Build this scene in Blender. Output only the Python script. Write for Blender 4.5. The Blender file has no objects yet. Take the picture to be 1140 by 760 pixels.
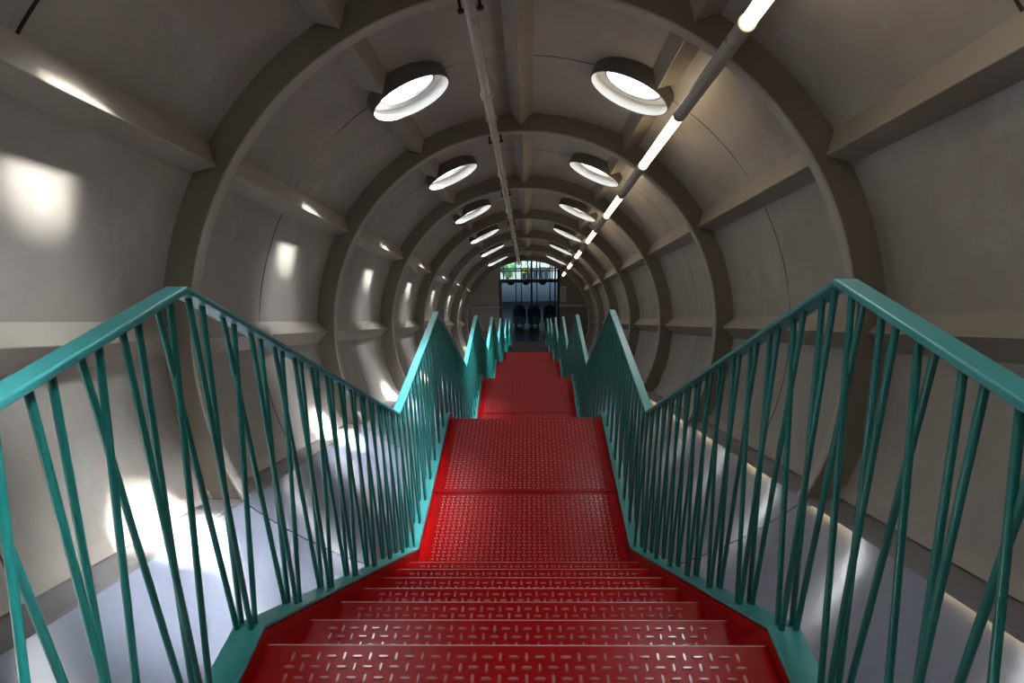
import bpy, bmesh, math, random
from mathutils import Vector, Matrix

random.seed(7)
U = 3.8                                   # one bay of the tube in metres; lengths below are in bays unless said
TH = math.radians(19.47)
CT, ST = math.cos(TH), math.sin(TH)
AZ = -0.00956                             # height of the tube axis where y = 0
R = 0.6631                                # inner edge of the ring ribs
RS = 1.098 * R                            # tube skin
T1 = 1.3429                               # first ring in view, along the axis
RINGS = list(range(-1, 8))
PH = CT                                   # horizontal run of a bay
DROP = ST                                 # fall of a bay
Y0, Z0 = 0.33058, -0.32092                # far edge of the nearest landing
SX = 0.0097                               # stair centre line
FL = 0.49796                              # horizontal run of a flight
XTI, XTO = 0.1594, 0.1789                 # teal base rail, inner and outer edge
XRI, XRO = 0.1720, 0.1847                 # handrail edges
HR, YR = 0.22085, 0.0143                  # handrail height and lead
DTR = -0.01436                            # tread level below the base rail
COL = bpy.context.scene.collection
PI = math.pi


# ------------------------------------------------------------------ helpers
def W(x, y, z):
    return Vector((x * U, y * U, z * U))


def L(x, t, n):
    """tube frame (across, along the axis, up from the axis) to world metres"""
    return Vector((x * U, (t * CT + n * ST) * U, (-t * ST + n * CT + AZ) * U))


BAY = Vector((0, CT * U, -ST * U))


class MB:
    def __init__(self):
        self.v, self.f, self.m = [], [], []

    def add(self, verts, faces, mi=0):
        b = len(self.v)
        self.v += [Vector(p) for p in verts]
        self.f += [tuple(b + i for i in f) for f in faces]
        self.m += [mi] * len(faces)

    def hexa(self, p, mi=0):
        """8 points: bottom ring 0-3, top ring 4-7"""
        self.add(p, [(3, 2, 1, 0), (4, 5, 6, 7), (0, 1, 5, 4), (1, 2, 6, 5), (2, 3, 7, 6), (3, 0, 4, 7)], mi)

    def box(self, x0, x1, y0, y1, z0, z1, mi=0, fn=W):
        self.hexa([fn(x0, y0, z0), fn(x1, y0, z0), fn(x1, y1, z0), fn(x0, y1, z0),
                   fn(x0, y0, z1), fn(x1, y0, z1), fn(x1, y1, z1), fn(x0, y1, z1)], mi)

    def tube(self, a, b, r, n=10, mi=0, caps=True, r2=None):
        a, b = Vector(a), Vector(b)
        r2 = r if r2 is None else r2
        d = (b - a).normalized()
        s = d.cross(Vector((0, 0, 1)) if abs(d.z) < .95 else Vector((1, 0, 0))).normalized()
        w = d.cross(s)
        vs = []
        for p, q in ((a, r), (b, r2)):
            for i in range(n):
                c = 2 * PI * i / n
                vs.append(p + (s * math.cos(c) + w * math.sin(c)) * q)
        fs = [(i, (i + 1) % n, n + (i + 1) % n, n + i) for i in range(n)]
        if caps:
            fs += [tuple(reversed(range(n))), tuple(range(n, 2 * n))]
        self.add(vs, fs, mi)

    def lathe(self, prof, org, ex, ey, ez, n=48, mi=0, close=False):
        """prof: (radius, height) list; axis ez from org"""
        vs = []
        for (a, h) in prof:
            for i in range(n):
                c = 2 * PI * i / n
                vs.append(org + ex * (a * math.cos(c)) + ey * (a * math.sin(c)) + ez * h)
        m = len(prof)
        fs = []
        for j in range(m if close else m - 1):
            k = (j + 1) % m
            for i in range(n):
                i2 = (i + 1) % n
                fs.append((j * n + i, j * n + i2, k * n + i2, k * n + i))
        self.add(vs, fs, mi)

    def prism(self, poly, ext, mi=0):
        """poly: list of points, ext: extrusion vector"""
        n = len(poly)
        vs = [Vector(p) for p in poly] + [Vector(p) + ext for p in poly]
        fs = [tuple(reversed(range(n))), tuple(range(n, 2 * n))] + \
             [(i, (i + 1) % n, n + (i + 1) % n, n + i) for i in range(n)]
        self.add(vs, fs, mi)

    def build(self, name, mats, parent=None, origin=None, smooth=None, fix=True):
        me = bpy.data.meshes.new(name)
        o = bpy.data.objects.new(name, me)
        COL.objects.link(o)
        base = parent['_w'] if parent is not None else (origin if origin is not None else Vector((0, 0, 0)))
        base = Vector(base)
        me.from_pydata([p - base for p in self.v], [], self.f)
        if not isinstance(mats, (list, tuple)):
            mats = [mats]
        for m in mats:
            me.materials.append(m)
        me.polygons.foreach_set('material_index', self.m)
        if fix:
            bm = bmesh.new()
            bm.from_mesh(me)
            bmesh.ops.recalc_face_normals(bm, faces=bm.faces)
            bm.to_mesh(me)
            bm.free()
        if smooth is not None:
            me.polygons.foreach_set('use_smooth', [True] * len(me.polygons))
            me.set_sharp_from_angle(angle=math.radians(smooth))
        me.update()
        if parent is not None:
            o.parent = parent
        else:
            o.location = base
        o['_w'] = tuple(base)
        return o


def bevel(o, w, seg=2):
    m = o.modifiers.new('bevel', 'BEVEL')
    m.width = w
    m.segments = seg
    m.limit_method = 'ANGLE'
    return o


def thing(name, loc, label, cat, group=None):
    o = bpy.data.objects.new(name, None)
    COL.objects.link(o)
    o.empty_display_size = .2
    o.location = loc
    o['_w'] = tuple(loc)
    o['label'] = label
    o['category'] = cat
    if group:
        o['group'] = group
    return o


def tag(o, label, cat, group=None):
    o['label'] = label
    o['category'] = cat
    if group:
        o['group'] = group
    return o


def struct(o):
    o['kind'] = 'structure'
    return o


def dup(root, off, label=None):
    r = root.copy()
    COL.objects.link(r)
    r.location = root.location + off
    if label:
        r['label'] = label
    for ch in list(root.children):
        c = ch.copy()
        COL.objects.link(c)
        c.parent = r
        for g in list(ch.children):
            d = g.copy()
            COL.objects.link(d)
            d.parent = c
    return r


# ------------------------------------------------------------------ materials
def lin(r, g, b):
    f = lambda c: c / 12.92 if c <= .04045 else ((c + .055) / 1.055) ** 2.4
    return (f(r / 255), f(g / 255), f(b / 255), 1)


class NT:
    def __init__(self, name):
        self.mat = bpy.data.materials.new(name)
        self.mat.use_nodes = True
        self.t = self.mat.node_tree
        self.b = self.t.nodes['Principled BSDF']

    def n(self, kind, **kw):
        nd = self.t.nodes.new('ShaderNode' + kind)
        for k, v in kw.items():
            setattr(nd, k, v)
        return nd

    def l(self, a, b):
        self.t.links.new(a, b)

    def math(self, op, a, b=None, c=None):
        nd = self.n('Math', operation=op)
        for i, x in enumerate((a, b, c)):
            if x is None:
                continue
            if isinstance(x, (int, float)):
                nd.inputs[i].default_value = x
            else:
                self.l(x, nd.inputs[i])
        return nd.outputs[0]

    def mix(self, fac, a, b):
        nd = self.n('Mix', data_type='RGBA')
        for i, x in ((0, fac), (6, a), (7, b)):
            if isinstance(x, (int, float, tuple)):
                nd.inputs[i].default_value = x
            else:
                self.l(x, nd.inputs[i])
        return nd.outputs[2]

    def noise(self, scale, detail=4, vec=None, rough=.6):
        nd = self.n('TexNoise')
        nd.inputs['Scale'].default_value = scale
        nd.inputs['Detail'].default_value = detail
        nd.inputs['Roughness'].default_value = rough
        if vec is None:
            vec = self.n('TexCoord').outputs['Object']
        self.l(vec, nd.inputs['Vector'])
        return nd.outputs[0]

    def ramp(self, x, a, b, lo=0., hi=1.):
        nd = self.n('MapRange')
        self.l(x, nd.inputs[0])
        for i, v in enumerate((a, b, lo, hi)):
            nd.inputs[i + 1].default_value = v
        return nd.outputs[0]

    def bump(self, h, dist, strength=1.):
        nd = self.n('Bump')
        nd.inputs['Distance'].default_value = dist
        nd.inputs['Strength'].default_value = strength
        self.l(h, nd.inputs['Height'])
        self.l(nd.outputs[0], self.b.inputs['Normal'])

    def set(self, **kw):
        for k, v in kw.items():
            k = k.replace('_', ' ')
            if isinstance(v, (int, float, tuple)):
                self.b.inputs[k].default_value = v
            else:
                self.l(v, self.b.inputs[k])
        return self


def paint(name, col, rough=.4, var=.12, spec=.5, scale=1.4, coat=0., metal=0.):
    m = NT(name)
    f = m.ramp(m.noise(scale), .3, .7)
    dk = tuple(c * (1 - var) for c in col[:3]) + (1,)
    lt = tuple(min(1, c * (1 + var)) for c in col[:3]) + (1,)
    m.set(Base_Color=m.mix(f, dk, lt), Metallic=metal, Coat_Weight=coat)
    m.b.inputs['Specular IOR Level'].default_value = spec
    m.set(Roughness=m.ramp(m.noise(scale * 4), .25, .75, rough * .85, rough * 1.15))
    return m.mat


def skin_material():
    m = NT('tube_skin_paint')
    co = m.n('TexCoord').outputs['Object']
    dot = m.n('VectorMath', operation='DOT_PRODUCT')
    m.l(co, dot.inputs[0])
    dot.inputs[1].default_value = (0, CT / U, -ST / U)
    t = m.math('ADD', dot.outputs['Value'], AZ * ST)
    wob = m.math('MULTIPLY', m.math('SUBTRACT', m.noise(2.2, 2), .5), .006)
    fr = m.math('FRACT', m.math('ADD', m.math('ADD', t, wob), 0.16))        # 0 at t = .84, 1.84 ...
    d = m.math('ABSOLUTE', m.math('SUBTRACT', m.math('FRACT', m.math('ADD', fr, .5)), .5))
    line = m.math('LESS_THAN', d, m.ramp(m.noise(1.1, 3), .36, .5, .0008, .0036))
    big = m.ramp(m.noise(.9, 5), .3, .7)
    base = m.mix(big, lin(156, 151, 144), lin(174, 169, 161))
    scuff = m.ramp(m.noise(1.3, 6, rough=.68), .54, .74, 0, .6)
    base = m.mix(scuff, base, lin(190, 196, 196))
    spots = m.math('MULTIPLY', m.ramp(m.noise(4.5, 6, rough=.75), .66, .74, 0, .5), 1.)
    base = m.mix(spots, base, lin(118, 104, 86))
    base = m.mix(m.ramp(m.noise(.55, 4, rough=.6), .5, .72, 0, .35), base, lin(128, 116, 104))
    m.set(Base_Color=m.mix(line, base, lin(28, 22, 18)))
    m.set(Roughness=m.ramp(m.noise(2.5), .3, .7, .3, .46))
    m.bump(m.noise(.8, 3), .012, .6)
    return m.mat


M_SKIN = skin_material()
M_FRAME = paint('frame_paint', lin(156, 149, 137), .4, .08)
M_WEB = paint('shaded_rib_paint', lin(126, 118, 105), .42, .08)  # web colour darkened, mostly for the shade on its face
M_LIP = paint('lit_lip_paint', lin(182, 177, 168), .32, .06)  # lip colour lightened for the light its edge catches
M_LEDGE = paint('dark_grey_ledge_paint', lin(124, 122, 124), .5, .1)
M_BASE = paint('light_skirting_paint', lin(165, 158, 150), .45, .1)


def floor_material():
    m = NT('floor_sheet_paint')
    co = m.n('TexCoord').outputs['Object']
    dot = m.n('VectorMath', operation='DOT_PRODUCT')
    m.l(co, dot.inputs[0])
    dot.inputs[1].default_value = (0, CT / U, -ST / U)
    t = m.math('ADD', dot.outputs['Value'], AZ * ST - (T1 + .012))
    d = m.math('ABSOLUTE', m.math('SUBTRACT', m.math('FRACT', m.math('ADD', t, .5)), .5))
    line = m.math('LESS_THAN', d, .0022)
    base = m.mix(m.ramp(m.noise(.7, 5), .3, .7), lin(138, 146, 166), lin(148, 156, 174))
    dirt = m.ramp(m.noise(2.6, 3, rough=.5), .55, .9, 0, .3)
    base = m.mix(dirt, base, lin(118, 118, 122))
    m.set(Base_Color=m.mix(line, base, lin(50, 48, 50)))
    m.set(Roughness=m.ramp(m.noise(2., 2), .2, .8, .07, .11))
    m.b.inputs['Specular IOR Level'].default_value = .85
    m.bump(m.noise(1.1, 3), .004, .4)
    return m.mat


M_FLOORSHEET = floor_material()
M_TEAL = paint('teal_gloss_paint', lin(60, 150, 151), .36, .07, scale=2.5)
M_TEALBAR = paint('teal_bar_paint', lin(25, 114, 109), .36, .08, scale=3)


def red_material(name, wear_glint):
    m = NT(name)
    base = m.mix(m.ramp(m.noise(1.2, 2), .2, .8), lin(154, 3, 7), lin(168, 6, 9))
    if wear_glint:
        w = m.ramp(m.noise(3.0, 4), .3, .7, wear_glint * .6, wear_glint)
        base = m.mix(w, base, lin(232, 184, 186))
    m.set(Base_Color=base, Roughness=.16 if wear_glint else .3)
    m.b.inputs['Specular IOR Level'].default_value = .8 if wear_glint else .16
    return m.mat


M_RED = red_material('red_floor_paint', 0)
M_REDBAR = red_material('red_bars_with_wear_and_painted_glint', .46)  # pink on the raised bars is wear plus painted glints
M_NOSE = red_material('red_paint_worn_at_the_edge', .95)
M_REDSHADE = paint('red_deck_darkened_for_shade', lin(38, 8, 14), .6, .1)  # shade on the far landings, put into their deck colour
M_DARKGAP = paint('dark_steel', lin(40, 40, 42), .5)
M_PIPE = paint('grey_pipe_paint', lin(178, 175, 168), .3, .06)
M_CLAMP = paint('black_clamp_steel', lin(30, 28, 26), .5)
M_COLLAR = paint('dark_grey_collar_paint', lin(92, 88, 82), .45, .06)
M_WHITE = paint('white_liner_paint', lin(238, 238, 236), .35, .02)
M_GROOVE = paint('grey_gasket', lin(120, 118, 116), .5, .05)
M_SLEEVE = paint('grey_lamp_sleeve', lin(168, 163, 154), .3, .05)
M_NAVY = paint('navy_floor_covering', lin(16, 22, 44), .45, .1)
M_NAVYMETAL = paint('dark_blue_door_frame', lin(14, 26, 36), .4, .1)
M_MAROON = paint('maroon_jamb_paint', lin(70, 28, 44), .5, .1)
M_CHAIR = paint('dark_blue_chair_shell', lin(26, 58, 100), .35, .12)
M_SEAT = paint('blue_lit_seat_cushion', lin(130, 170, 226), .55, .12)  # pale blue stands for bluish light painted onto the seats
M_ROOM = paint('blue_grey_room_wall', lin(110, 122, 130), .6, .1)
M_PENDANT = paint('black_pendant_enamel', lin(12, 14, 16), .4, .05)
M_BULK = paint('grey_end_wall_paint', lin(128, 122, 114), .5, .08)
M_NOTICE = paint('pale_notice_card', lin(196, 192, 178), .6, .03)
M_NOTICEINK = paint('notice_dark_band', lin(120, 116, 104), .6, .05)
M_CREAM = paint('cream_fixture_plastic', lin(200, 180, 140), .5, .03)


def emit(name, col, s):
    m = NT(name)
    m.set(Base_Color=(.8, .8, .8, 1), Emission_Color=col, Emission_Strength=s, Roughness=.3)
    return m.mat


M_TUBE = emit('lit_lamp_tube', (1.0, .76, .44, 1), 3.0)


def glass_material(name, tint):
    m = NT(name)
    out = m.t.nodes['Material Output']
    tr = m.n('BsdfTransparent')
    tr.inputs[0].default_value = tint
    gl = m.n('BsdfGlossy')
    gl.inputs['Roughness'].default_value = .04
    mx = m.n('MixShader')
    fr = m.n('Fresnel')
    fr.inputs[0].default_value = 1.3
    m.l(m.math('MULTIPLY', fr.outputs[0], .6), mx.inputs[0])
    m.l(tr.outputs[0], mx.inputs[1])
    m.l(gl.outputs[0], mx.inputs[2])
    m.l(mx.outputs[0], out.inputs[0])
    return m.mat


M_GLASS = glass_material('clear_window_glass', (.96, .97, .98, 1))
M_TINTED = glass_material('tinted_window_glass', (.25, .27, .26, 1))
M_DOORGLASS = glass_material('door_glass', (.86, .92, .95, 1))

# ------------------------------------------------------------------ tube skin
PORT_A = (math.radians(115.5), math.radians(64.5))   # the two rows of portholes
PORT_T = [T1 + .5 + k for k in range(-2, 6)]          # centre of each bay, from the one over the camera
RH = 0.098                                            # hole in the skin
TA, TB = -1.70, 8.0


def skin_pt(phi, t, r=RS):
    return L(r * math.cos(phi), t, r * math.sin(phi))


def skin(name, phis, ts, holes, mat):
    idx, V, F = {}, [], []

    def vid(phi, t):
        k = (round(phi, 5), round(t, 5))
        if k not in idx:
            idx[k] = len(V)
            V.append(skin_pt(phi, t))
        return idx[k]

    def inside(p, t):
        for (pc, tc, hp, ht) in holes:
            if abs(p - pc) < hp - 1e-6 and abs(t - tc) < ht - 1e-6:
                return True
        return False
    for i in range(len(phis) - 1):
        for j in range(len(ts) - 1):
            pm, tm = (phis[i] + phis[i + 1]) / 2, (ts[j] + ts[j + 1]) / 2
            if inside(pm, tm):
                continue
            F.append((vid(phis[i], ts[j]), vid(phis[i + 1], ts[j]), vid(phis[i + 1], ts[j + 1]), vid(phis[i], ts[j + 1])))
    for (pc, tc, hp, ht) in holes:
        ps = [p for p in phis if pc - hp - 1e-4 <= p <= pc + hp + 1e-4]
        tt = [t for t in ts if tc - ht - 1e-4 <= t <= tc + ht + 1e-4]
        bd = [(p, tt[0]) for p in ps[:-1]] + [(ps[-1], t) for t in tt[:-1]] + \
             [(p, tt[-1]) for p in reversed(ps[1:])] + [(ps[0], t) for t in reversed(tt[1:])]
        rings = [[vid(p, t) for p, t in bd]]
        for q in (.4, .75, 1.):
            row = []
            for (p, t) in bd:
                u, w = (p - pc) * RS, t - tc
                m = math.hypot(u, w)
                cu, cw = u / m * RH, w / m * RH
                u2, w2 = u + (cu - u) * q, w + (cw - w) * q
                row.append(vid(pc + u2 / RS, tc + w2))
            rings.append(row)
        n = len(bd)
        for a, b in zip(rings[:-1], rings[1:]):
            for i in range(n):
                F.append((a[i], a[(i + 1) % n], b[(i + 1) % n], b[i]))
    mb = MB()
    mb.v, mb.f, mb.m = V, F, [0] * len(F)
    o = mb.build(name, mat, smooth=50, fix=False)
    # normals towards the axis
    me = o.data
    p = me.polygons[0]
    c = Vector((0, p.center.y, AZ * U - p.center.y * ST / CT))
    if p.normal.dot(c - p.center) < 0:
        me.flip_normals()
    sm = o.modifiers.new('thickness', 'SOLIDIFY')
    sm.thickness = .012
    sm.offset = -1
    sm.use_rim = False
    return struct(o)


def lines(a, b, n):
    return [a + (b - a) * i / n for i in range(n + 1)]


HP, HT = 0.15 / RS, 0.15
tl = {round(TA, 5), round(TB, 5)}
for k in range(-4, 10):
    for x in (T1 + k, T1 + k + .25):
        if TA < x < TB:
            tl.add(round(x, 5))
for tc in PORT_T:
    tl |= {round(x, 5) for x in lines(tc - HT, tc + HT, 12)}
ts = sorted(tl)
pl = set(round(x, 5) for x in lines(math.radians(44), math.radians(136), 40))
cut = []
for pc in PORT_A:
    cut.append((pc - HP, pc + HP))
    pl = {p for p in pl if not (pc - HP - .01 < p < pc + HP + .01)}
    pl |= {round(x, 5) for x in lines(pc - HP, pc + HP, 12)}
phis = sorted(pl)
HOLES = [(pc, tc, HP, HT) for pc in PORT_A for tc in PORT_T]
ceiling = skin('ceiling', phis, ts, HOLES, M_SKIN)
ts2 = sorted({round(x, 5) for x in lines(TA, TB, 30)})
wall_left = skin('wall_left', lines(math.radians(136), math.radians(270), 70), ts2, [], M_SKIN)
wall_right = skin('wall_right', lines(math.radians(44), math.radians(-90), 70), ts2, [], M_SKIN)

# end cap behind the camera
mb = MB()
N = 64
mb.add([L(0, TA, 0)] + [L(RS * 1.02 * math.cos(2 * PI * i / N), TA, RS * 1.02 * math.sin(2 * PI * i / N)) for i in range(N)],
       [(0, 1 + i, 1 + (i + 1) % N) for i in range(N)])
o = mb.build('wall_front', M_SKIN)
o.modifiers.new('thickness', 'SOLIDIFY').thickness = .03
struct(o)

# ------------------------------------------------------------------ curved floor sheet, ledges
FR = 1.478 * R
FC = -.54 * R + math.sqrt(FR * FR - (.862 * R) ** 2)
FXE = .862 * R


def floor_n(x):
    return FC - math.sqrt(FR * FR - x * x)


mb = MB()
xs = lines(-FXE, FXE, 48)
tf = lines(TA + .02, 7.9, 36)
vs = [L(x, t, floor_n(x)) for t in tf for x in xs]
m = len(xs)
mb.add(vs, [(j * m + i, j * m + i + 1, (j + 1) * m + i + 1, (j + 1) * m + i) for j in range(len(tf) - 1) for i in range(m - 1)])
o = mb.build('floor', M_FLOORSHEET, smooth=40)
if o.data.polygons[0].normal.z < 0:
    o.data.flip_normals()
sm = o.modifiers.new('thickness', 'SOLIDIFY')
sm.thickness = .012
sm.offset = -1
sm.use_rim = False
struct(o)
NE = floor_n(FXE)
for s, side in ((-1, 'left'), (1, 'right')):
    mb = MB()
    xo = math.sqrt(RS * RS - NE * NE) + .004
    e = .007
    sec = [(FXE - .002, NE - .004), (FXE + .004, NE + e), (xo, NE + e), (xo, NE - .02), (FXE + .01, NE - .02)]
    mb.prism([L(s * x, TA + .02, n) for x, n in sec], L(0, 7.9, 0) - L(0, TA + .02, 0))
    o = struct(mb.build('trim_ledge_' + side, M_LEDGE))
    # upturned skirting strip at the foot of the wall
    mb = MB()
    a0, a1 = -math.asin((-NE - e) / RS), -math.asin((-NE - e) / RS) + .036
    if s < 0:
        a0, a1 = PI - a0, PI - a1
    mb.hexa([skin_pt(a0, TA + .02, RS + .001), skin_pt(a0, TA + .02, RS - .007), skin_pt(a0, 7.9, RS - .007), skin_pt(a0, 7.9, RS + .001),
             skin_pt(a1, TA + .02, RS + .001), skin_pt(a1, TA + .02, RS - .005), skin_pt(a1, 7.9, RS - .005), skin_pt(a1, 7.9, RS + .001)])
    struct(mb.build('baseboard_' + side, M_BASE))

# ------------------------------------------------------------------ ring ribs
RW = .030
FOOT = NE + .0075


def ring_sweep(prof, t0, n=150):
    vs = []
    for i in range(n + 1):
        for (r, dt) in prof:
            e = math.asin(FOOT / r)
            ph = e + (PI - 2 * e) * i / n
            vs.append(L(r * math.cos(ph), t0 + dt, r * math.sin(ph)))
    m = len(prof)
    fs = [(i * m + j, i * m + (j + 1) % m, (i + 1) * m + (j + 1) % m, (i + 1) * m + j) for i in range(n) for j in range(m)]
    fs += [tuple(range(m)), tuple(reversed(range(n * m, n * m + m)))]
    mb = MB()
    mb.add(vs, fs)
    return mb


def ring_rib(k, num):
    t0 = T1 + k - 1
    c, h = .0016, .0055
    web = [(R + h, .0035), (R + h, RW - .0035), (RS + .003, RW - .0035), (RS + .003, .0035)]
    o = struct(ring_sweep(web, t0).build('trim_%d' % num, M_WEB, smooth=30))
    o['_w'] = (0, 0, 0)
    lip = [(R + c, 0), (R, c), (R, RW - c), (R + c, RW), (R + h, RW), (R + h, 0)]
    ring_sweep(lip, t0).build('inner_lip', M_LIP, o, smooth=30)
    return o


for num, k in enumerate(RINGS):
    ring_rib(k, num + 1)

# ------------------------------------------------------------------ angle stiffeners between the ribs
HA = math.radians(3.1)
AP = 1.037 * R
COLR = .115


def stiffener(phi, a, b, parent):
    mb = MB()
    ch = .012
    p = []
    for t, q in ((a, -1), (b, 1)):
        p += [skin_pt(phi - HA, t - q * 0, RS + .002), skin_pt(phi, t, AP), skin_pt(phi + HA, t, RS + .002)]
    mb.add(p, [(0, 1, 2), (5, 4, 3), (0, 3, 4, 1), (1, 4, 5, 2), (2, 5, 3, 0)])
    return bevel(mb.build('stiffener', M_FRAME, parent), .008, 2)


for o in (ceiling, wall_left, wall_right):
    o['_w'] = (0, 0, 0)
for k in range(-2, 8):
    a, b = T1 + k - 1 + RW, T1 + k
    if k == -2:
        a = TA + .01
    if k == 7:
        b = 7.85
    tc = T1 + k - .5
    for deg in (90, 59.4, 120.6, 28.3, 151.7, -1.8, 181.8):
        par = ceiling if 44 < deg < 136 else (wall_right if deg < 44 else wall_left)
        ph = math.radians(deg)
        if deg in (59.4, 120.6) and any(abs(tc - x) < .01 for x in PORT_T):
            stiffener(ph, a, tc - COLR * 1.01, par)
            stiffener(ph, tc + COLR * 1.01, b, par)
        else:
            stiffener(ph, a, b, par)

# ------------------------------------------------------------------ porthole lights
ORD = ['nearest', 'second nearest', 'third', 'fourth', 'fifth', 'farthest']


def porthole(phi, tc, side):
    er = L(math.cos(phi), 0, math.sin(phi)) - L(0, 0, 0)
    ep = L(-math.sin(phi), 0, math.cos(phi)) - L(0, 0, 0)
    et = L(0, 1, 0) - L(0, 0, 0)
    org = L(0, tc, 0)
    t = thing('porthole_light', skin_pt(phi, tc), 'round white porthole light', 'porthole light')
    rim, shell = .685, .7305
    mb = MB()
    mb.lathe([(.1125, shell), (.1165, shell), (.1155, rim + .002), (.1145, rim), (.1115, rim), (.1115, rim + .002)],
             org, ep, et, er, 56, close=True)
    mb.build('collar', M_COLLAR, t, smooth=40)
    mb = MB()
    mb.lathe([(.1112, rim + .0015), (.1095, .716), (.0835, .7185), (.0835, .7215), (.1125, .7215), (.1125, rim + .0015)],
             org, ep, et, er, 56, close=True)
    mb.build('liner', M_WHITE, t, smooth=40)
    mb = MB()
    mb.lathe([(.0835, .716), (.0790, .716), (.0790, .7215), (.0835, .7215)], org, ep, et, er, 48, close=True)
    mb.build('gasket', M_GROOVE, t, smooth=40)
    mb = MB()
    n = 40
    ds = [org + ep * (.0795 * math.cos(2 * PI * i / n)) + et * (.0795 * math.sin(2 * PI * i / n)) + er * .719 for i in range(n)]
    mb.prism(ds, er * .0012)
    mb.build('pane', M_GLASS, t)
    return t


for side, phi in (('left', PORT_A[0]), ('right', PORT_A[1])):
    first = None
    for i in range(7):
        tc = PORT_T[1 + i]
        where = 'left of the ceiling pipe' if side == 'left' else 'beside the strip lamp, right of the crown'
        if i == 0:
            lab = 'round porthole light above the camera, out of view on the %s' % side
            first = porthole(phi, tc, side)
            o = first
        else:
            lab = 'round white porthole light %s, %s of six' % (where, ORD[i - 1])
            o = dup(first, BAY * i)
        o['label'] = lab
        o['group'] = 'round porthole lights in the %s row' % side

for phi in PORT_A:
    for tc in PORT_T:
        la = bpy.data.lights.new('porthole_portal', 'AREA')
        la.shape = 'DISK'
        la.size = .17 * U
        la.cycles.is_portal = True
        lo = bpy.data.objects.new('porthole_portal', la)
        COL.objects.link(lo)
        lo.location = skin_pt(phi, tc, .7235)
        d = (L(0, tc, 0) - skin_pt(phi, tc)).normalized()
        lo.rotation_euler = d.to_track_quat('-Z', 'Y').to_euler()

# ------------------------------------------------------------------ ceiling pipe
PR = .0125
PHI_P = math.radians(98.2)
RP = R - PR - .005
pd = lambda t, dr=0, dp=0: L((RP + dr) * math.cos(PHI_P + dp), t, (RP + dr) * math.sin(PHI_P + dp))
pipe = thing('ceiling_pipe', pd(T1), 'long grey pipe clipped under the ring ribs just left of the crown', 'pipe')
mb = MB()
mb.tube(pd(-1.6), pd(7.45), PR * U, 20)
mb.build('pipe_run', M_PIPE, pipe, smooth=40)
for k in range(-1, 7):
    for q, w in ((.53, 1), (.76, -1)):
        t = T1 + k - 1 + 1 + q - 1 + 0
        mb = MB()
        ax = (pd(t + .1) - pd(t)).normalized()
        s = ax.cross(Vector((0, 0, 1))).normalized()
        u = s.cross(ax)
        mb.lathe([(PR * U, -.03), (PR * U * 1.22, -.028), (PR * U * 1.25, 0), (PR * U * 1.5, .03 * w), (PR * U * 1.5, .045 * w), (PR * U, .048 * w)],
                 pd(t), s, u, ax, 20)
        mb.build('coupling', M_PIPE, pipe, smooth=40)
    t = T1 + k
    for sgn in (-1, 1):
        dp = sgn * .020 / RP
        mb = MB()
        mb.tube(pd(t + RW / 2, -.003, dp), pd(t + RW / 2, PR + .0052, dp), .013, 10)
        mb.tube(pd(t + RW / 2, -.009, dp), pd(t + RW / 2, -.003, dp), .028, 6)
        mb.build('clamp_bolt', M_CLAMP, pipe)

# ------------------------------------------------------------------ strip lamp run
LR = .0140
PHI_S = math.radians(52.2)
RL = .93 * R
sd = lambda t, dr=0, dp=0: L((RL + dr) * math.cos(PHI_S + dp), t, (RL + dr) * math.sin(PHI_S + dp))


def strip_lamp(k):
    a = T1 + k - 1
    t = thing('strip_lamp', sd(a + .25), 'strip', 'strip lamp', 'strip lamps along the right side of the ceiling')
    mb = MB()
    mb.tube(sd(a + .774), sd(a + 1.2452), LR * U * 1.05, 20)
    mb.build('sleeve', M_SLEEVE, t, smooth=40)
    mb = MB()
    mb.tube(sd(a + .25), sd(a + .77), LR * U * .92, 20)
    mb.build('lit_tube', M_TUBE, t, smooth=40)
    for x in (.246, .764):
        mb = MB()
        mb.tube(sd(a + x), sd(a + x + .01), LR * U * 1.12, 20)
        mb.build('end_collar', M_SLEEVE, t, smooth=40)
    mb = MB()
    mb.tube(sd(a + 1.016, LR), sd(a + 1.016, R - RL + .004), .014, 8)
    mb.hexa([sd(a + 1.004, R - RL - .006, -.02), sd(a + 1.028, R - RL - .006, -.02), sd(a + 1.028, R - RL - .006, .02), sd(a + 1.004, R - RL - .006, .02),
             sd(a + 1.004, R - RL + .002, -.02), sd(a + 1.028, R - RL + .002, -.02), sd(a + 1.028, R - RL + .002, .02), sd(a + 1.004, R - RL + .002, .02)])
    mb.build('hanger', M_SLEEVE, t)
    return t


SL = ['nearest length of the strip lamp, cut off by the top of the photo', 'second length of the strip lamp, lit beside the nearest right porthole light',
      'third length of the strip lamp, lit below the nearest ring gap', 'fourth length of the strip lamp down the right ceiling',
      'fifth length of the strip lamp down the right ceiling', 'sixth length of the strip lamp down the right ceiling',
      'last lit length of the strip lamp beside the end doorway']
s0 = strip_lamp(-1)
s0['label'] = 'length of strip lamp over the camera, out of view'
for i in range(7):
    dup(s0, BAY * (i + 1), SL[i])

# ------------------------------------------------------------------ stairs
def zt(y):
    """height of the teal base rail's top over the bay that starts with the nearest landing"""
    return Z0 if y <= Y0 else Z0 - DROP * (y - Y0) / FL


YA, YB, YC = Y0 + FL - PH, Y0, Y0 + FL
RUN, RISE = FL / 7, DROP / 7
XW = XTI                                   # inner face of the red web
PLT = .0026
XD = XW - .0008


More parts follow.
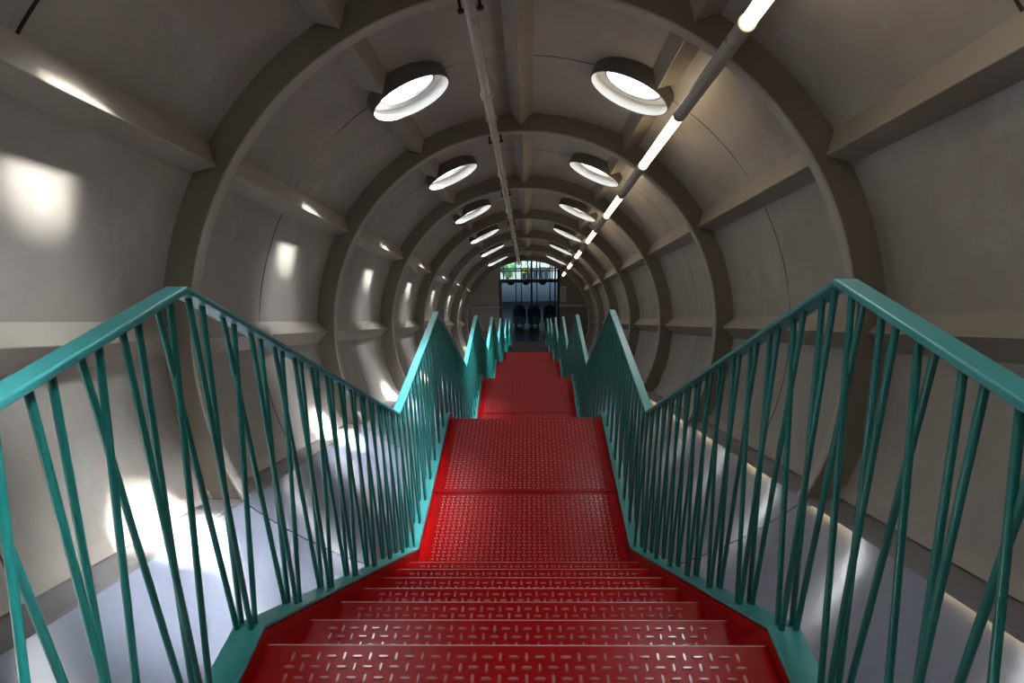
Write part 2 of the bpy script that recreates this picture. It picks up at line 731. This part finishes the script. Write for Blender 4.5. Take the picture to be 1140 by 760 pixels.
def lozenges(mb, x0, x1, y0, y1, z, mi):
    """raised bars of the chequer plate, alternately across and along"""
    p = .0310
    h = .0034
    nx, ny = int((x1 - x0) * U / p), int((y1 - y0) * U / p)
    if ny < 1:
        return
    ox = ((x1 - x0) * U - (nx - 1) * p) / 2 + x0 * U
    oy = ((y1 - y0) * U - (ny - 1) * p) / 2 + y0 * U
    a, b = .0138, .0046
    base = [(-a, 0), (-a * .72, -b * .85), (0, -b), (a * .72, -b * .85), (a, 0), (a * .72, b * .85), (0, b), (-a * .72, b * .85)]
    for j in range(ny):
        for i in range(nx):
            cx, cy = ox + i * p, oy + j * p
            rot = (i + j) % 2
            vs = []
            for s, zz in ((1, z * U - .0004), (.62, z * U + h)):
                for (u, w) in base:
                    u2, w2 = u * (.5 + .5 * s), w * s
                    vs.append((cx + (u2 if rot == 0 else -w2), cy + (w2 if rot == 0 else u2), zz))
            mb.add(vs, [(q, (q + 1) % 8, 8 + (q + 1) % 8, 8 + q) for q in range(8)] + [tuple(range(8, 16))], mi)


def nosing(pts, parent, mat):
    """rounded far edge of a plate, folded down in front of its riser"""
    mb = MB()
    vs = [W(x, y, z) for (y, z) in pts for x in (SX - XD, SX + XD)]
    mb.add(vs, [(2 * i, 2 * i + 1, 2 * i + 3, 2 * i + 2) for i in range(len(pts) - 1)])
    return mb.build('nosing', mat, parent, smooth=60)


MR = [M_RED, M_REDBAR, M_NOSE]


def make_landing():
    zl = Z0 + DTR
    ya = YA - RUN + .0008
    t = thing('stair_landing', W(SX, (ya + YB) / 2, zl), 'landing', 'stair landing', 'red chequer-plate landings of the staircase')
    ym = ya + (YB - ya) * .46
    for (a, b) in ((ya, ym - .0005), (ym + .0005, YB)):
        mb = MB()
        mb.hexa([W(SX - XD, a, zl - PLT), W(SX + XD, a, zl - PLT), W(SX + XD, b - .0025, zl - PLT), W(SX - XD, b - .0025, zl - PLT),
                 W(SX - XD, a, zl), W(SX + XD, a, zl), W(SX + XD, b - .0025, zl), W(SX - XD, b - .0025, zl)], 0)
        lozenges(mb, SX - XW + .014, SX + XW - .014, a + .006, b - .004, zl, 1)
        n = 5
        r = .0025
        pts = [(b - r + r * math.sin(PI / 2 * i / n), zl - r + r * math.cos(PI / 2 * i / n)) for i in range(n + 1)] + [(b, zl - .014 if b == YB else zl - PLT)]
        dk = mb.build('deck_plate', MR, t)
        nosing(pts, dk, M_NOSE if b == YB else M_RED)
    mb = MB()
    mb.box(SX - XD, SX + XD, ym - .012, ym + .012, zl - .012, zl - PLT - .0002)
    mb.build('joint_bar', M_RED, t)
    mb = MB()
    mb.box(SX - XD, SX + XD, YB - .006, YB - .0004, zl - RISE + .0002, zl - PLT)
    mb.build('riser', M_RED, t)
    for s in (-1, 1):
        mb = MB()
        xa, xb = SX + s * XW, SX + s * (XW + .004)
        mb.box(min(xa, xb), max(xa, xb), YA, YB, Z0 - .055, Z0 - .0038)
        mb.build('side_plate', M_RED, t)
    for yy in (YA + .03, YB - .05):
        mb = MB()
        mb.box(SX - XTO, SX + XTO, yy, yy + .02, Z0 - .085, Z0 - .0555)
        mb.build('cross_beam', M_DARKGAP, t)
        for s in (-1, 1):
            x = SX + s * .13
            zf = (floor_n(x) - (yy + .01) * ST) / CT + AZ
            mb = MB()
            mb.box(x - .010, x + .010, yy, yy + .02, zf - .003, Z0 - .0855)
            mb.box(x - .022, x + .022, yy - .012, yy + .032, zf - .006, zf + .008)
            mb.build('support_post', M_DARKGAP, t)
    return t


def make_flight():
    t = thing('stair_flight', W(SX, YB, Z0 - DROP), 'flight', 'stair flight', 'red chequer-plate flights of the staircase')
    for i in range(1, 7):
        z = Z0 + DTR - i * RISE
        a, b = YB + (i - 1) * RUN, YB + i * RUN
        mb = MB()
        mb.hexa([W(SX - XW, a, z - PLT), W(SX + XW, a, z - PLT), W(SX + XW, b - .0025, z - PLT), W(SX - XW, b - .0025, z - PLT),
                 W(SX - XW, a, z), W(SX + XW, a, z), W(SX + XW, b - .0025, z), W(SX - XW, b - .0025, z)], 0)
        lozenges(mb, SX - XW + .014, SX + XW - .014, a + .004, b - .003, z, 1)
        n = 5
        r = .0025
        pts = [(b - r + r * math.sin(PI / 2 * q / n), z - r + r * math.cos(PI / 2 * q / n)) for q in range(n + 1)] + [(b, z - .010)]
        mb.box(SX - XW, SX + XW, b - .006, b - .0003, z - RISE + .0002, z - PLT, 0)
        tr = mb.build('tread', MR, t)
        nosing(pts, tr, M_NOSE)
    for s in (-1, 1):
        x0 = SX + s * XW
        poly = [W(x0, YB, Z0 - .0042), W(x0, YC - .0008, Z0 - DROP - .0042), W(x0, YC - .0008, Z0 - DROP - .055), W(x0, YB + .01, Z0 - .085), W(x0, YB, Z0 - .085)]
        mb = MB()
        mb.prism(poly, Vector((s * .004 * U, 0, 0)))
        mb.build('side_plate', M_RED, t)
    return t


def make_railing(s):
    side = 'left' if s < 0 else 'right'
    t = thing('stair_railing', W(SX + s * XTI, YB, Z0), 'railing', 'railing', 'teal railings on the %s side of the staircase' % side)
    # base rail
    th = .0032

    def ribbon(xa, xb, path, th):
        mb = MB()
        x0, x1 = SX + s * xa, SX + s * xb
        vs = []
        for (y, z) in path:
            vs += [W(x0, y, z), W(x1, y, z), W(x1, y, z - th), W(x0, y, z - th)]
        n = len(path)
        fs = [(0, 1, 2, 3), tuple(4 * n - 4 + q for q in (3, 2, 1, 0))]
        for i in range(n - 1):
            for q in range(4):
                fs.append((4 * i + q, 4 * i + (q + 1) % 4, 4 * i + 4 + (q + 1) % 4, 4 * i + 4 + q))
        mb.add(vs, fs)
        return mb
    o = ribbon(XTI - .0006, XTO, [(YA + .0004, Z0), (YB, Z0), (YC, Z0 - DROP)], th).build('base_rail', M_TEAL, t)
    bevel(o, .003)
    o = ribbon(XTO - .0008, XTO, [(YA + .0006, Z0 - th), (YB, Z0 - th), (YC, Z0 - DROP - th)], .012).build('base_flange', M_TEAL, t)
    hp = [(YA + YR + .0004, Z0 + HR), (YB + YR, Z0 + HR), (YC + YR, Z0 + HR - DROP)]
    o = ribbon(XRI, XRO, hp, .0040).build('handrail', M_TEAL, t)
    bevel(o, .004, 3)
    hz = lambda y: HR + zt(y - YR) - .0032
    nodes = [YA + (YB - YA) * j / 7 for j in range(7)] + [YB + FL * j / 7 for j in range(8)]
    xb, xt = (XTI + XTO) / 2 + .001, (XRI + XRO) / 2
    d = .0068
    br = .00185 * U
    e = .0045
    sh = .030

    def bar(yb_, yt_, lay):
        mb = MB()
        yb_ = min(max(yb_, YA + .0048), YC - .0026)
        yt_ = min(max(yt_ + sh, YA + YR), YC + YR - .001)
        a = W(SX + s * (xb + lay * e + .001), yb_, zt(yb_) - .0015)
        b = W(SX + s * xt, yt_, hz(yt_))
        mb.tube(a, b, br, 10)
        mb.build('baluster', M_TEALBAR, t, smooth=40)
    for j in range(14):
        y, y2 = nodes[j], nodes[j + 1]
        g = .003
        bar(y - g, y - d, -1)
        bar(y + g, y + d, 1)
        m_ = (y + y2) / 2
        bar(y + g, m_ + d, -1)
        bar(y2 - g, m_ - d, 1)
    return t


OW = ['nearest', 'second', 'third', 'fourth', 'fifth', 'sixth', 'seventh']
land0 = make_landing()
fl0 = make_flight()
rl0, rr0 = make_railing(-1), make_railing(1)
land0['label'] = 'red chequer-plate landing cut off by the bottom edge of the photo'
fl0['label'] = 'nearest red stair flight with six treads between large teal railings'
rl0['label'] = 'nearest teal railing section on the left, running off the frame'
rr0['label'] = 'nearest teal railing section on the right, running off the frame'
NBAY = 7
LW = ['', 'large red landing with a joint across it below the nearest flight', 'red landing just beyond the large jointed one',
      'third red landing down, a short band of red', 'last brightly lit red landing near the dark end room',
      'red landing darkened for shade beyond the last bright red one', 'red landing darkened for shade next to the navy floor']
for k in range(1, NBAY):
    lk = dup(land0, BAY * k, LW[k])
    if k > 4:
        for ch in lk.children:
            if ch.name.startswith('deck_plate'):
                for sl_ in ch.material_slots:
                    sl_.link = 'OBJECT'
                    sl_.material = M_REDSHADE
    dup(fl0, BAY * k, '%s red stair flight down, hidden below the edge of the landing above it' % OW[k])
    dup(rl0, BAY * k, '%s teal railing section along the left of the stairs, counted from the camera' % OW[k])
    dup(rr0, BAY * k, '%s teal railing section along the right of the stairs, counted from the camera' % OW[k])

# ------------------------------------------------------------------ end wall, doorway and room beyond
YE = 7.18
ZF = Z0 + DTR - 7 * DROP                       # floor level of the room, the seventh landing
DX0, DX1 = -.300, .338
ZD = -1.80                                     # head of the opening, above the arch of the last rib


def bulk(x0, x1, z0, z1, mb, d=.03):
    mb.box(x0, x1, YE, YE + d, z0, z1)


mb = MB()
bulk(-1.1, DX0, -3.9, -1.5, mb)
bulk(DX1, 1.1, -3.9, -1.5, mb)
bulk(DX0, DX1, ZD, -1.5, mb)
bulk(DX0, DX1, -3.9, ZF - .012, mb)
wb = struct(mb.build('wall_back', M_BULK))
wb['_w'] = (0, 0, 0)
for a, b in ((-.72, DX0 - .012), (DX1 + .012, .72)):
    mb = MB()
    mb.prism([W(a, YE, -2.382), W(a, YE - .022, -2.376), W(a, YE - .022, -2.356), W(a, YE, -2.350)], Vector(((b - a) * U, 0, 0)))
    mb.build('rail', M_FRAME, wb)

# dark floor from the foot of the last flight into the room
mb = MB()
mb.box(-.42, .44, Y0 + 6 * PH + 6 * RUN, YE, ZF - .012, ZF)
mb.box(-1.0, 1.0, YE, 8.34, ZF - .012, ZF)
struct(mb.build('floor.001', M_NAVY))
# room shell
YK = 8.30
SILL, HEAD = ZF + .265, ZF + .62
mb = MB()
mb.box(-1.0, 1.0, YK, YK + .03, ZF, SILL)
mb.box(-1.0, 1.0, YK, YK + .03, HEAD, -1.55)
mb.box(-1.0, -.62, YK, YK + .03, SILL, HEAD)
mb.box(.62, 1.0, YK, YK + .03, SILL, HEAD)
struct(mb.build('wall_back.001', M_ROOM))
mb = MB()
mb.box(-1.03, -1.0, YE, YK + .03, ZF, -1.55)
struct(mb.build('wall_left.001', M_ROOM))
mb = MB()
mb.box(1.0, 1.03, YE, YK + .03, ZF, -1.55)
struct(mb.build('wall_right.001', M_ROOM))
mb = MB()
mb.box(-1.03, 1.03, YE, YK + .03, -1.55, -1.52)
struct(mb.build('ceiling.001', M_ROOM))
mb = MB()
mb.box(-.62, .62, YK + .008, YK + .016, SILL, HEAD)
win = struct(mb.build('window_1', M_TINTED))
win['_w'] = (0, 0, 0)
mb = MB()
for x in lines(-.62, .62, 8):
    mb.box(x - .007, x + .007, YK - .004, YK + .034, SILL, HEAD)
mb.box(-.62, .62, YK - .004, YK + .034, SILL + .165, SILL + .176)
mb.build('window_frame', M_NAVYMETAL, win)
la = bpy.data.lights.new('window_portal', 'AREA')
la.shape = 'RECTANGLE'
la.size, la.size_y = 1.24 * U, .355 * U
la.cycles.is_portal = True
lo = bpy.data.objects.new('window_portal', la)
COL.objects.link(lo)
lo.location = W(0, YK + .04, (SILL + HEAD) / 2)
lo.rotation_euler = Vector((0, -1, 0)).to_track_quat('-Z', 'Y').to_euler()

# what stands outside the end window
def blob(mb, c, r, seed):
    rnd = random.Random(seed)
    bm = bmesh.new()
    bmesh.ops.create_icosphere(bm, subdivisions=3, radius=1)
    vs = [c + v.co * r * (1 + .22 * (rnd.random() - .5)) for v in bm.verts]
    mb.add(vs, [tuple(v.index for v in f.verts) for f in bm.faces])
    bm.free()


M_LEAF = paint('pale_green_leaves', lin(110, 160, 110), .6, .25, scale=3)
M_BARK = paint('brown_bark', lin(90, 70, 55), .8, .2)
M_RENDERED = paint('pale_grey_render', lin(170, 176, 184), .7, .08)
M_YELLOW = paint('yellow_panel_paint', lin(236, 206, 90), .5, .05)
M_PANE = paint('dark_window_panes', lin(70, 80, 92), .2, .1)
GZ = ZF - .45
tr = thing('garden_tree', W(-.30, 9.3, GZ), 'pale green tree outside the left part of the end window', 'tree')
mb = MB()
mb.tube(W(-.30, 9.3, GZ), W(-.295, 9.3, -2.55), .14, 10, r2=.08)
mb.build('trunk', M_BARK, tr, smooth=40)
mb = MB()
for q, (dx, dz, rr) in enumerate(((0, 0, .34), (-.07, .03, .27), (.06, .045, .25), (.02, -.05, .28), (-.04, .09, .22))):
    blob(mb, W(-.295 + dx, 9.3 + .02 * q, -2.52 + dz), rr, q)
mb.build('crown', M_LEAF, tr)
bd = thing('street_building', W(.1, 9.8, GZ), 'pale grey building with a yellow panel outside the end window', 'building')
mb = MB()
mb.box(-.11, .32, 9.7, 10.1, GZ, -2.60)
mb.box(-.12, .33, 9.68, 10.12, -2.60, -2.585)
mb.build('wall', M_RENDERED, bd)
for q in range(5):
    mb = MB()
    mb.box(-.08 + .082 * q, -.03 + .082 * q, 9.694, 9.699, -2.76, -2.66)
    mb.build('window', M_PANE, bd)
mb = MB()
mb.box(-.10, .03, 9.66, 9.678, -2.66, -2.575)
mb.build('panel', M_YELLOW, bd)

# glazed door screen in the opening
zb = -2.062                                     # transom
mb = MB()
mb.box(DX0 + .002, DX1 - .002, YE + .018, YE + .022, ZF, ZD - .002)
door = struct(mb.build('door_1', M_DOORGLASS))
door['_w'] = (0, 0, 0)
mb = MB()
mb.box(DX0, DX1, YE - .008, YE + .046, zb - .026, zb)
mb.build('transom', M_NAVYMETAL, door)
mb = MB()
mb.box(DX0, DX1, YE + .002, YE + .034, zb + .098, zb + .106)
mb.build('glazing_bar', M_NAVYMETAL, door)
for x, w in ((-.131, .005), (-.070, .005), (.044, .011), (.103, .006), (.248, .006), (.306, .008)):
    mb = MB()
    mb.box(x - w, x + w, YE + .001, YE + .038, ZF, ZD)
    mb.build('mullion', M_NAVYMETAL, door)
mb = MB()
mb.box(DX0 - .022, DX0 + .010, YE - .014, YE + .044, ZF, zb)
mb.build('jamb', M_MAROON, door)
mb = MB()
mb.box(DX1 - .008, DX1 + .014, YE - .014, YE + .044, ZF, ZD)
mb.build('jamb', M_NAVYMETAL, door)

# pendants just beyond the screen
PX = [(-.190, 'left'), (-.018, 'middle'), (.170, 'right')]
p0 = None
for i, (x, wd) in enumerate(PX):
    lab = '%s of three black bowl pendants under the transom of the end doorway' % wd
    if p0 is None:
        p0 = thing('pendant_lamp', W(x, YE + .12, -2.135), lab, 'pendant lamp', 'black bowl pendants in the end room')
        c = W(x, YE + .12, -2.108)
        ex, ey, ez = Vector((1, 0, 0)), Vector((0, 1, 0)), Vector((0, 0, 1))
        prof = [(.046 * math.sin(a), -.046 * math.cos(a)) for a in lines(.02, PI / 2, 9)]
        prof += [(.038 * math.sin(a), -.038 * math.cos(a) + .002) for a in reversed(lines(.02, PI / 2, 9))]
        mb = MB()
        mb.lathe([(a * U, h * U) for a, h in prof], c, ex, ey, ez, 28)
        mb.build('bowl', M_PENDANT, p0, smooth=50)
        mb = MB()
        for q in range(3):
            an = 2 * PI * q / 3 + .5
            mb.tube(c + Vector((math.cos(an), math.sin(an), 0)) * .042 * U, c + Vector((0, 0, .12 * U)), .006, 6)
        mb.tube(c + Vector((0, 0, .12 * U)), W(x, YE + .12, -1.552), .008, 6)
        mb.build('cord', M_PENDANT, p0)
    else:
        dup(p0, Vector(((x - PX[0][0]) * U, 0, 0)), lab)


# row of blue tub chairs
def chair(x, y):
    t = thing('tub_chair', W(x, y, ZF), 'chair', 'chair', 'dark blue tub chairs in the end room')
    n = 22
    mb = MB()
    o_ = W(x, y, ZF)
    vs = []
    for i in range(n + 1):
        a = -.35 + (PI + .7) * i / n
        hgt = .62 + .30 * max(0, math.sin(a)) ** .8
        for (r, z) in ((.285, .16), (.30, hgt), (.25, hgt - .005), (.235, .16)):
            vs.append(o_ + Vector((r * math.cos(a), r * math.sin(a), z)))
    fs = [(4 * i + q, 4 * i + (q + 1) % 4, 4 * i + 4 + (q + 1) % 4, 4 * i + 4 + q) for i in range(n) for q in range(4)]
    fs += [(0, 1, 2, 3), (4 * n + 3, 4 * n + 2, 4 * n + 1, 4 * n)]
    mb.add(vs, fs)
    bevel(mb.build('backrest', M_CHAIR, t, smooth=50), .01)
    mb = MB()
    mb.lathe([(.001, .16), (.225, .16), (.236, .2), (.236, .40), (.21, .45), (.001, .46)], o_ + Vector((0, -.03, 0)), Vector((1, 0, 0)), Vector((0, 1, 0)), Vector((0, 0, 1)), 24)
    mb.build('seat', M_SEAT, t, smooth=50)
    for sx in (-1, 1):
        for sy in (-1, 1):
            mb = MB()
            mb.tube(o_ + Vector((sx * .2, sy * .17, 0)), o_ + Vector((sx * .17, sy * .15, .17)), .014, 8, r2=.022)
            mb.build('leg', M_PENDANT, t)
    return t


c0 = chair(-.098, 7.36)
c0['label'] = 'left of three dark blue tub chairs in the end room'
dup(c0, W(.168, 0, 0), 'middle of three dark blue tub chairs in the end room')
dup(c0, W(.350, 0, 0), 'right of three dark blue tub chairs in the end room')

la = bpy.data.lights.new('room_fill_light', 'AREA')  # unseen fill light added to brighten the end room
la.size = 1.2
la.energy = 330
la.color = (.72, .84, 1)
lo = bpy.data.objects.new('room_fill_light', la)
COL.objects.link(lo)
lo.location = W(.02, 7.42, -1.6)
# notice on the end wall
nt = thing('wall_notice', W(.396, YE, -2.23), 'pale upright notice on the end wall right of the doorway', 'notice')
mb = MB()
mb.box(.364, .428, YE - .006, YE - .0005, -2.318, -2.141)
mb.build('board', M_NOTICE, nt)
mb = MB()
mb.box(.380, .390, YE - .0075, YE - .0055, -2.305, -2.155)
mb.box(.402, .412, YE - .0075, YE - .0055, -2.305, -2.155)
mb.build('printed_band', M_NOTICEINK, nt)
# small round fixture at the crown near the end
fx = thing('ceiling_fixture', L(.0, 6.75, RS), 'small round cream fixture at the crown before the end wall', 'ceiling fixture')
mb = MB()
e3 = (L(0, 0, 1) - L(0, 0, 0)).normalized()
mb.lathe([(.16, 0), (.16, -.06), (.12, -.10), (.05, -.115), (.001, -.118)], L(0, 6.75, AP + .004), Vector((1, 0, 0)), (L(0, 1, 0) - L(0, 0, 0)).normalized(), e3, 28)
mb.build('cover', M_CREAM, fx, smooth=50)
mb = MB()
mb.lathe([(.17, .012), (.17, -.012), (.15, -.012)], L(0, 6.75, AP + .004), Vector((1, 0, 0)), (L(0, 1, 0) - L(0, 0, 0)).normalized(), e3, 28)
mb.build('rim', M_FRAME, fx, smooth=50)

# ------------------------------------------------------------------ light
SUN_ANG = math.radians(47.5)
sdir = Vector((-math.cos(SUN_ANG), .22, -math.sin(SUN_ANG)))
sw = (L(*sdir) - L(0, 0, 0)).normalized()
sl = bpy.data.lights.new('sun', 'SUN')
sl.energy = 48.
sl.angle = math.radians(4.5)
sl.color = (1, .95, .87)
so = bpy.data.objects.new('sun', sl)
COL.objects.link(so)
so.rotation_euler = sw.to_track_quat('-Z', 'Y').to_euler()
so.location = -sw * 30

w = bpy.data.worlds.new('sky')
bpy.context.scene.world = w
w.use_nodes = True
nt_ = w.node_tree
bg = nt_.nodes['Background']
tc_ = nt_.nodes.new('ShaderNodeTexCoord')
dp_ = nt_.nodes.new('ShaderNodeVectorMath')
dp_.operation = 'DOT_PRODUCT'
nt_.links.new(tc_.outputs['Generated'], dp_.inputs[0])
gd_ = (L(-math.cos(math.radians(54)), .2, -math.sin(math.radians(54))) - L(0, 0, 0)).normalized()
dp_.inputs[1].default_value = tuple(-gd_)
mr_ = nt_.nodes.new('ShaderNodeMapRange')              # hazy glare around the sun
mr_.interpolation_type = 'SMOOTHERSTEP'
mr_.inputs[1].default_value = math.cos(math.radians(16))
mr_.inputs[2].default_value = math.cos(math.radians(3))
mr_.inputs[3].default_value = 8.8
mr_.inputs[4].default_value = 400.0
nt_.links.new(dp_.outputs['Value'], mr_.inputs[0])
nt_.links.new(mr_.outputs[0], bg.inputs[1])
bg.inputs[0].default_value = (.95, .98, 1.0, 1)

# ------------------------------------------------------------------ camera
cam = bpy.data.cameras.new('camera')
co = bpy.data.objects.new('camera', cam)
COL.objects.link(co)
cam.sensor_width = 36
cam.lens = 747.36 / 1140 * 36
cam.clip_start = .02
cam.clip_end = 300
fw = Vector((-0.02701961, 0.93183411, -0.36187722))
rt = Vector((0.99959062, 0.02177847, -0.01855501))
up = Vector((0.00940906, 0.36223043, 0.93204109))
mt = Matrix((rt, up, -fw)).transposed().to_4x4()
mt.translation = Vector((0.02193 * U, 0, 0))
co.matrix_world = mt
sc = bpy.context.scene
sc.camera = co
sc.view_settings.view_transform = 'Standard'
sc.view_settings.look = 'None'
sc.view_settings.exposure = 0.72
sc.view_settings.gamma = 1
sc.view_settings.use_curve_mapping = False
sc.cycles.max_bounces = 14
sc.cycles.diffuse_bounces = 8
sc.cycles.glossy_bounces = 5
sc.cycles.transparent_max_bounces = 16
sc.cycles.caustics_reflective = False
sc.cycles.sample_clamp_indirect = 8
sc.cycles.use_denoising = True
for o in bpy.data.objects:
    if '_w' in o:
        del o['_w']
